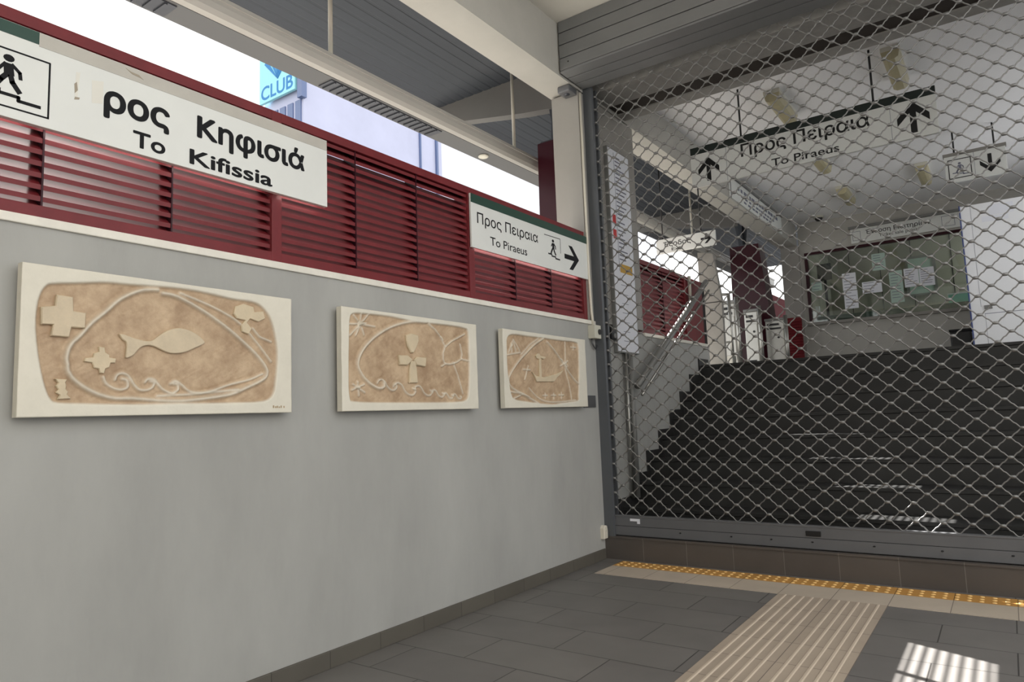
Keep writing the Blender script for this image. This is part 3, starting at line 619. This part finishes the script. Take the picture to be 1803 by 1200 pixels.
MB().box(0, 2.5, 0, 0.27, 0, 0.012, 0.002).obj('board', white_m, t)
MB().box(-0.02, 2.52, 0.27, 0.295, 0, 0.035).obj('top_rail', tube_m, t)
b = MB(); rr = random.Random(3)
for row, y in ((0, 0.165), (1, 0.10), (2, 0.045)):
    x = 0.35+row*0.12
    while x < 2.15-row*0.15:
        wd = rr.uniform(0.05, 0.13); b.box(x, x+wd, y, y+(0.045 if row == 0 else 0.028), 0.012, 0.0135); x += wd+rr.uniform(0.02, 0.08)
b.obj('printed_lines', mark_m, t)
MB().box(0.05, 0.07, 0, 0.27, 0.011, 0.014).obj('panel_seam', black_m, t)

# ------------------------------------------------------------------ ceiling lights of the hall
def ceiling_light(x, y, label, dz=0):
    t = thing('ceiling_light', label, 'ceiling light', (x, y, 4.10), 'ceiling lights of the hall')
    MB().box(-0.075, 0.075, 0, 0.72, -0.04, 0.0, 0.004).obj('body', lampb_m, t)
    b = MB(); b.prism([(-0.072, -0.035), (0.072, -0.035), (0.058, -0.10), (0.03, -0.118), (-0.03, -0.118), (-0.058, -0.10)], 0.005, 0.715, 'xzy', 0.004)
    d = b.obj('diffuser', lamp_m, t)
ceiling_light(1.06, 6.62, 'yellowed ceiling light over the stairs above the letters of the Piraeus sign')
ceiling_light(2.08, 6.45, 'yellowed ceiling light above the up arrow end of the long hanging sign')
ceiling_light(1.03, 8.50, 'ceiling light half hidden behind the lower edge of the long hanging sign')
ceiling_light(1.02, 10.25, 'yellowed ceiling light nearest the ticket window sign')
ceiling_light(2.00, 9.95, 'yellowed ceiling light beside the boxed figure sign')
t = thing('dome_camera', 'small dark dome camera on the ceiling above the ticket booth', 'camera', (0.43, 11.7, 4.10))
MB().tube([(0, 0, 0), (0, 0, -0.03)], 0.075, 16).obj('base', lampb_m, t)
MB().dome((0, 0, -0.03), 0.06, 0.9, 14).obj('dome', black_m, t, True)

# ------------------------------------------------------------------ ticket gates and the stub pillar
def gate(x, y, w, label, hs=1.0):
    t = thing('ticket_gate', label, 'ticket gate', (x, y, 1.57), 'inox ticket gates')
    MB().box(0, w, 0, 0.12, 0, 0.99, 0.012).obj('cabinet', inox, t)
    MB().box(-0.008, w+0.008, -0.012, 0.13, 0.985, 1.03, 0.01).obj('top_lid', tube_m, t)
    MB().box(0.012, w-0.012, -0.012, 0.0, 0.20, 0.80, 0.004).obj('front_panel', inox, t)
    MB().box(0.03, w-0.04, -0.014, -0.004, 0.83, 0.86).obj('card_slot', black_m, t)
    MB().box(0.03, w-0.07, -0.014, -0.004, 0.90, 0.935).obj('card_slot', black_m, t)
    MB().box(0.04, w-0.05, -0.018, -0.01, 0.225, 0.25).obj('return_slot', black_m, t)
    MB().tube([(w*0.7, -0.010, 0.68), (w*0.7, -0.02, 0.68)], 0.018, 12).obj('lock', black_m, t)
    MB().tube([(w+0.04, -0.03, 0), (w+0.04, -0.03, 1.06)], 0.028, 12).obj('guide_post', inox, t, True)
    for z in (0.25, 0.62, 0.92): MB().tube([(w+0.04, -0.03, z), (w-0.02, 0.05, z)], 0.011, 8).obj('stay_bar', inox, t, True)
    t.scale = (1, 1, hs)
gate(-0.531, 9.55, 0.19, 'inox ticket gate nearest the stairs')
gate(-0.551, 10.66, 0.20, 'inox ticket gate between the other two')
gate(-0.301, 10.86, 0.27, 'widest and lowest inox ticket gate, beside the booth column', 0.85)
tag(MB().box(-1.05, -1.0, 13.5, 15.4, 1.5, 3.33, 0.005).obj('red_screen', mat('matt_maroon', (70, 20, 26), 0.8, spec=0.1)), 'dark red screen panel on the platform beyond the ticket gates', 'screen')
t = thing('steel_barrier', 'steel tube barrier at the stair head beside the grey stub pillar', 'barrier', (-0.28, 8.50, 1.57))
MB().tube([(0, 0, 0), (0, 0, 0.98)], 0.026, 12).obj('post', inox, t, True)
MB().tube([(0.20, 0.0, 0), (0.20, 0, 0.95)], 0.020, 12).obj('post', inox, t, True)
MB().tube([(0, 0, 0.96), (0.20, 0, 0.94)], 0.018, 10).tube([(0, 0, 0.35), (0.20, 0, 0.35)], 0.012, 8).obj('cross_bar', inox, t, True)
MB().box(-0.10, 0.26, -0.2, -0.06, 0, 0.17, 0.01).obj('foot_box', inox, t)
t = thing('stub_pillar', 'grey tapered stub pillar at the head of the stairs', 'pillar', (-0.12, 7.95, 1.57))
MB().prism([(-0.125, 0), (0.125, 0), (0.13, 0.80), (0.06, 1.36), (-0.12, 1.40)], 0, 0.07, 'xzy', 0.004).obj('pillar_shaft', stone_m, t)
MB().box(-0.127, 0.13, -0.004, 0.074, 0.775, 0.783).obj('shaft_joint', gap_m, t)

# ------------------------------------------------------------------ ticket booth
struct(MB().box(-0.25, 0.03, 11.95, 12.25, 1.57, 3.735).obj('column', pill_m))
b = MB(); b.box(0.03, 4.3, 12, 12.2, 1.57, 2.43).box(0.03, 4.3, 12, 12.2, 3.60, 4.10).box(2.34, 4.3, 12, 12.2, 2.43, 3.60).box(0.03, 0.105, 12, 12.2, 2.43, 3.60)
struct(b.obj('wall_back', plast))
o = struct(MB().box(0.03, 2.6, 14.0, 14.1, 1.57, 4.1).box(2.6, 2.7, 12.2, 14.1, 1.57, 2.5).box(0.03, 0.10, 12.2, 14.1, 1.57, 4.1).box(0.03, 2.7, 12.2, 14.1, 4.05, 4.1).box(0.03, 2.7, 12.2, 14.1, 1.5, 1.57).obj('wall_booth', booth_in))  # unseen right partition kept low to let daylight into the booth
b = MB()
for x in (0.45, 0.95, 1.45, 2.05, 2.4): b.box(x, x+0.012, 13.99, 14.001, 1.6, 4.0)
b.obj('panel_seams', gap_m, o)
t = thing('window_frame', 'dark red framed glass ticket window of the booth', 'ticket window', (0.105, 12.0, 2.43), face='Y')
MB().box(0, 2.235, 1.13, 1.17, -0.06, 0.012, 0.002).obj('top_bar', dred_m, t)
MB().box(0, 0.045, 0, 1.13, -0.06, 0.012, 0.002).obj('side_bar', dred_m, t)
MB().box(2.20, 2.235, 0, 1.13, -0.06, 0.012, 0.002).obj('side_bar', gap_m, t)
MB().box(0.045, 2.20, 0.0, 1.13, -0.030, -0.024).obj('pane', glass_m, t)
MB().box(-0.02, 2.26, -0.035, 0.012, -0.20, 0.06, 0.003).obj('sill_ledge', stone_m, t)
tag(MB().box(0.15, 2.55, 12.25, 12.85, 1.57, 2.56, 0.005).obj('booth_counter', booth_dk), 'dark green counter behind the ticket window', 'counter')
t = thing('hatch_frame', 'grey framed inner hatch at the back of the booth', 'hatch', (1.35, 13.95, 2.95), face='Y')
MB().box(0, 0.05, 0, 0.70, 0, 0.03).box(0.42, 0.47, 0, 0.70, 0, 0.03).box(0.05, 0.42, 0.66, 0.70, 0, 0.03).box(0.05, 0.42, 0, 0.03, 0, 0.03).obj('frame', tube_m, t)
MB().box(0.05, 0.42, 0.03, 0.66, 0, 0.012).obj('panel', paperg, t)
t = thing('teal_box', 'teal plastic box on the booth counter behind the glass', 'box', (2.03, 12.32, 2.56))
MB().box(0, 0.26, 0, 0.2, 0, 0.13, 0.006).obj('body', teal_m, t)
MB().box(-0.008, 0.268, -0.008, 0.208, 0.13, 0.15, 0.004).obj('lid', paper_m, t)
t = thing('desk_monitor', 'dark monitor on the counter at the booth end next to the column', 'monitor', (0.20, 12.40, 2.56))
MB().box(0.0, 0.22, 0, 0.05, 0.62, 0.90, 0.006).obj('screen', black_m, t)
MB().box(0.09, 0.13, 0.03, 0.06, 0, 0.7).obj('stand', black_m, t)
MB().box(0.02, 0.20, -0.02, 0.14, 0, 0.012).obj('foot', black_m, t)
tag(MB().box(0.155, 0.215, 12.26, 12.33, 2.56, 2.74, 0.006).obj('white_carton', paper_m), 'small white carton on the counter by the dark red window post', 'carton')
def sheet(x0, x1, z0, z1, label, m=paper_m, lines=5):
    t = thing('paper_notice', label, 'notice', (x0, 12.0235, z0), 'notices taped to the ticket window', 'Y')
    MB().box(0, x1-x0, 0, z1-z0, 0.0, 0.002).obj('sheet', m, t)
    b = MB(); H = z1-z0; rr = random.Random(int(x0*100))
    for i in range(lines):
        y = H*(0.15+0.72*i/max(1, lines-1)); b.box(0.02, (x1-x0)*rr.uniform(0.55, 0.9), y, y+0.008, 0.002, 0.0028)
    b.obj('printed_lines', mark_m, t)
sheet(0.640, 0.838, 2.905, 3.18, 'white notice on the glass, upper of the stacked pair left of centre')
sheet(0.645, 0.843, 2.61, 2.895, 'white notice on the glass, lower of the stacked pair left of centre')
sheet(0.916, 1.192, 2.818, 3.002, 'wide low white notice taped on the glass beside the stacked pair', lines=4)
sheet(1.300, 1.480, 2.626, 3.118, 'tall greenish notice on the glass under the inner hatch', paperg, 9)
sheet(1.502, 1.695, 2.84, 3.125, 'white notice touching the tall greenish one, on the glass', lines=7)
sheet(1.704, 1.898, 2.83, 3.11, 'white notice farther from the tall greenish one, nearest the kiosk', lines=7)
sheet(1.085, 1.272, 3.16, 3.425, 'greenish notice high on the glass beside the inner hatch', paperg, 6)
sheet(0.176, 0.330, 2.96, 3.10, 'small greenish notice on the glass next to the dark red post', paperg, 3)
t = thing('booth_sign', 'long white sign reading Έκδοση Εισιτηρίων above the ticket window', 'sign', (0.826, 12.0, 3.632), face='Y')
MB().box(0, 1.47, 0, 0.225, 0, 0.03, 0.003).obj('board', white_m, t)
MB().box(-0.02, 1.49, 0.225, 0.26, 0, 0.09).obj('top_rail', tube_m, t)
lettering('Έκδοση Εισιτηρίων', 0.215, 1.10, 0.118, 0.066, 0.03, dinky, t, 0.012)
lettering('Ticket sale point', 0.40, 0.92, 0.045, 0.050, 0.03, dinky, t, 0.006)
frame_lines(0.03, 0.14, 0.04, 0.18, 0.006, 0.03, mark_m, t, 'arrow_box')
frame_lines(1.24, 1.40, 0.04, 0.19, 0.006, 0.03, mark_m, t, 'arrow_box')
t = thing('louvre_screen', 'low red louvred screen at the foot of the booth column', 'screen', (-0.24, 11.90, 1.57), face='Y')
MB().box(0, 0.24, 0, 0.98, -0.03, -0.01).obj('frame', red_m, t)
b = MB()
for i in range(20): b.prism([(-0.01, 0.02+i*0.047), (0.012, 0.02+i*0.047), (-0.01, 0.055+i*0.047)], 0.005, 0.235, 'zyx')
b.obj('louvre_blades', red_m, t)
# ------------------------------------------------------------------ white kiosk and bin
t = thing('white_kiosk', 'tall white kiosk panel standing beside the ticket window', 'kiosk', (2.34, 10.6, 1.57), face='Y')
MB().box(0, 1.4, 0, 2.03, -0.8, 0, 0.006).obj('body', wpanel, t)
MB().box(-0.012, 0.0, 0, 2.04, -0.02, 0.008).obj('edge_strip', blue_m, t)
MB().box(0.11, 0.113, 0.70, 2.03, 0, 0.0015).box(0.14, 1.4, 0.605, 0.612, 0, 0.0015).box(0.145, 0.148, 0, 0.605, 0, 0.0015).obj('panel_seam', mark_m, t)
MB().box(0.145, 0.23, 0.665, 0.715, 0, 0.014, 0.003).obj('handle_plate', tube_m, t)
MB().box(0.30, 0.56, 1.86, 1.99, 0, 0.0025).obj('small_notice', paper_m, t)
MB().box(0.22, 0.50, 1.78, 1.85, 0, 0.0022).obj('small_notice', paper_m, t)
t = thing('waste_bin', 'low black bin at the kiosk foot below the ticket window', 'bin', (2.07, 10.9, 1.57))
MB().box(0, 0.24, 0, 0.26, 0, 0.44, 0.02).obj('body', black_m, t)
MB().box(-0.01, 0.25, -0.01, 0.27, 0.44, 0.47, 0.008).obj('lid', gap_m, t)

# ------------------------------------------------------------------ buildings across the tracks
t = thing('apartment_building', 'pale lilac building with billboard corner seen above the fence', 'building', (-20.1, 17.75, -0.3))
MB().box(-2.62, 0, 0, 8.7, 0, 26).obj('wall', bld_m, t)
def far_window(t, y0, y1, z0, z1):
    f = MB().box(0, 0.06, y0, y1, z0, z1).obj('window', bldw_m, t)
    MB().box(0.05, 0.08, (y0+y1)/2-0.04, (y0+y1)/2+0.04, z0, z1).obj('mullion', bld_m, f)
for k in range(5):
    x = -2.55+k*0.52
    f = MB().box(x, x+0.36, -0.05, 0.0, 11.6, 14.9).obj('window', bldw_m, t)
    MB().box(x, x+0.36, -0.08, -0.04, 13.5, 13.62).obj('transom', bld_m, f)
MB().box(-2.7, 0.1, -0.25, 0, 11.2, 11.55).obj('balcony_slab', bld2_m, t)
MB().box(0.0, 0.12, 8.2, 8.32, 0, 26).obj('drainpipe', bldw_m, t)
MB().box(0.0, 0.10, 7.0, 7.08, 0, 26).obj('drainpipe', bldw_m, t)
MB().box(-0.12, 0.18, -0.22, 0.04, 14.9, 26).obj('corner_pilaster', bldw_m, t)
t = thing('apartment_building', 'brighter pale building farther along, behind the maroon column', 'building', (-20.8, 26.75, -0.3))
MB().box(-9, 0, 0, 30, 0, 24).obj('wall', bld2_m, t)
MB().box(0, 0.12, 0.05, 0.17, 0, 24).obj('drainpipe', bldw_m, t)
MB().box(0, 0.5, 0, 30, 24, 24.4).obj('cornice', bld_m, t)
t = thing('billboard', 'pale cyan billboard reading VIC, CLUB with a blue striped fan', 'billboard', (-22.72, 17.48, 15.0), face='Y')
MB().box(0, 2.42, 0, 4.2, -0.12, 0).obj('board', cyan_m, t)
lettering('CLUB', 0.12, 2.30, 0.13, 0.62, 0.0, cyanb_m, t, 0.02)
lettering('VIC', 0.12, 2.3, 1.95, 0.62, 0.0, cyanb_m, t, 0.01)
b = MB()
for i in range(6):
    a0 = -0.85+i*0.30; a1 = a0+0.20
    b.prism([(1.28, 0.80), (1.28+math.sin(a1)*1.15*1.05, 0.80+math.cos(a1)*1.15+0.15), (1.28+math.sin(a0)*1.15*1.05, 0.80+math.cos(a0)*1.15+0.15)], 0, 0.02)
b.obj('striped_fan', cyanb_m, t)
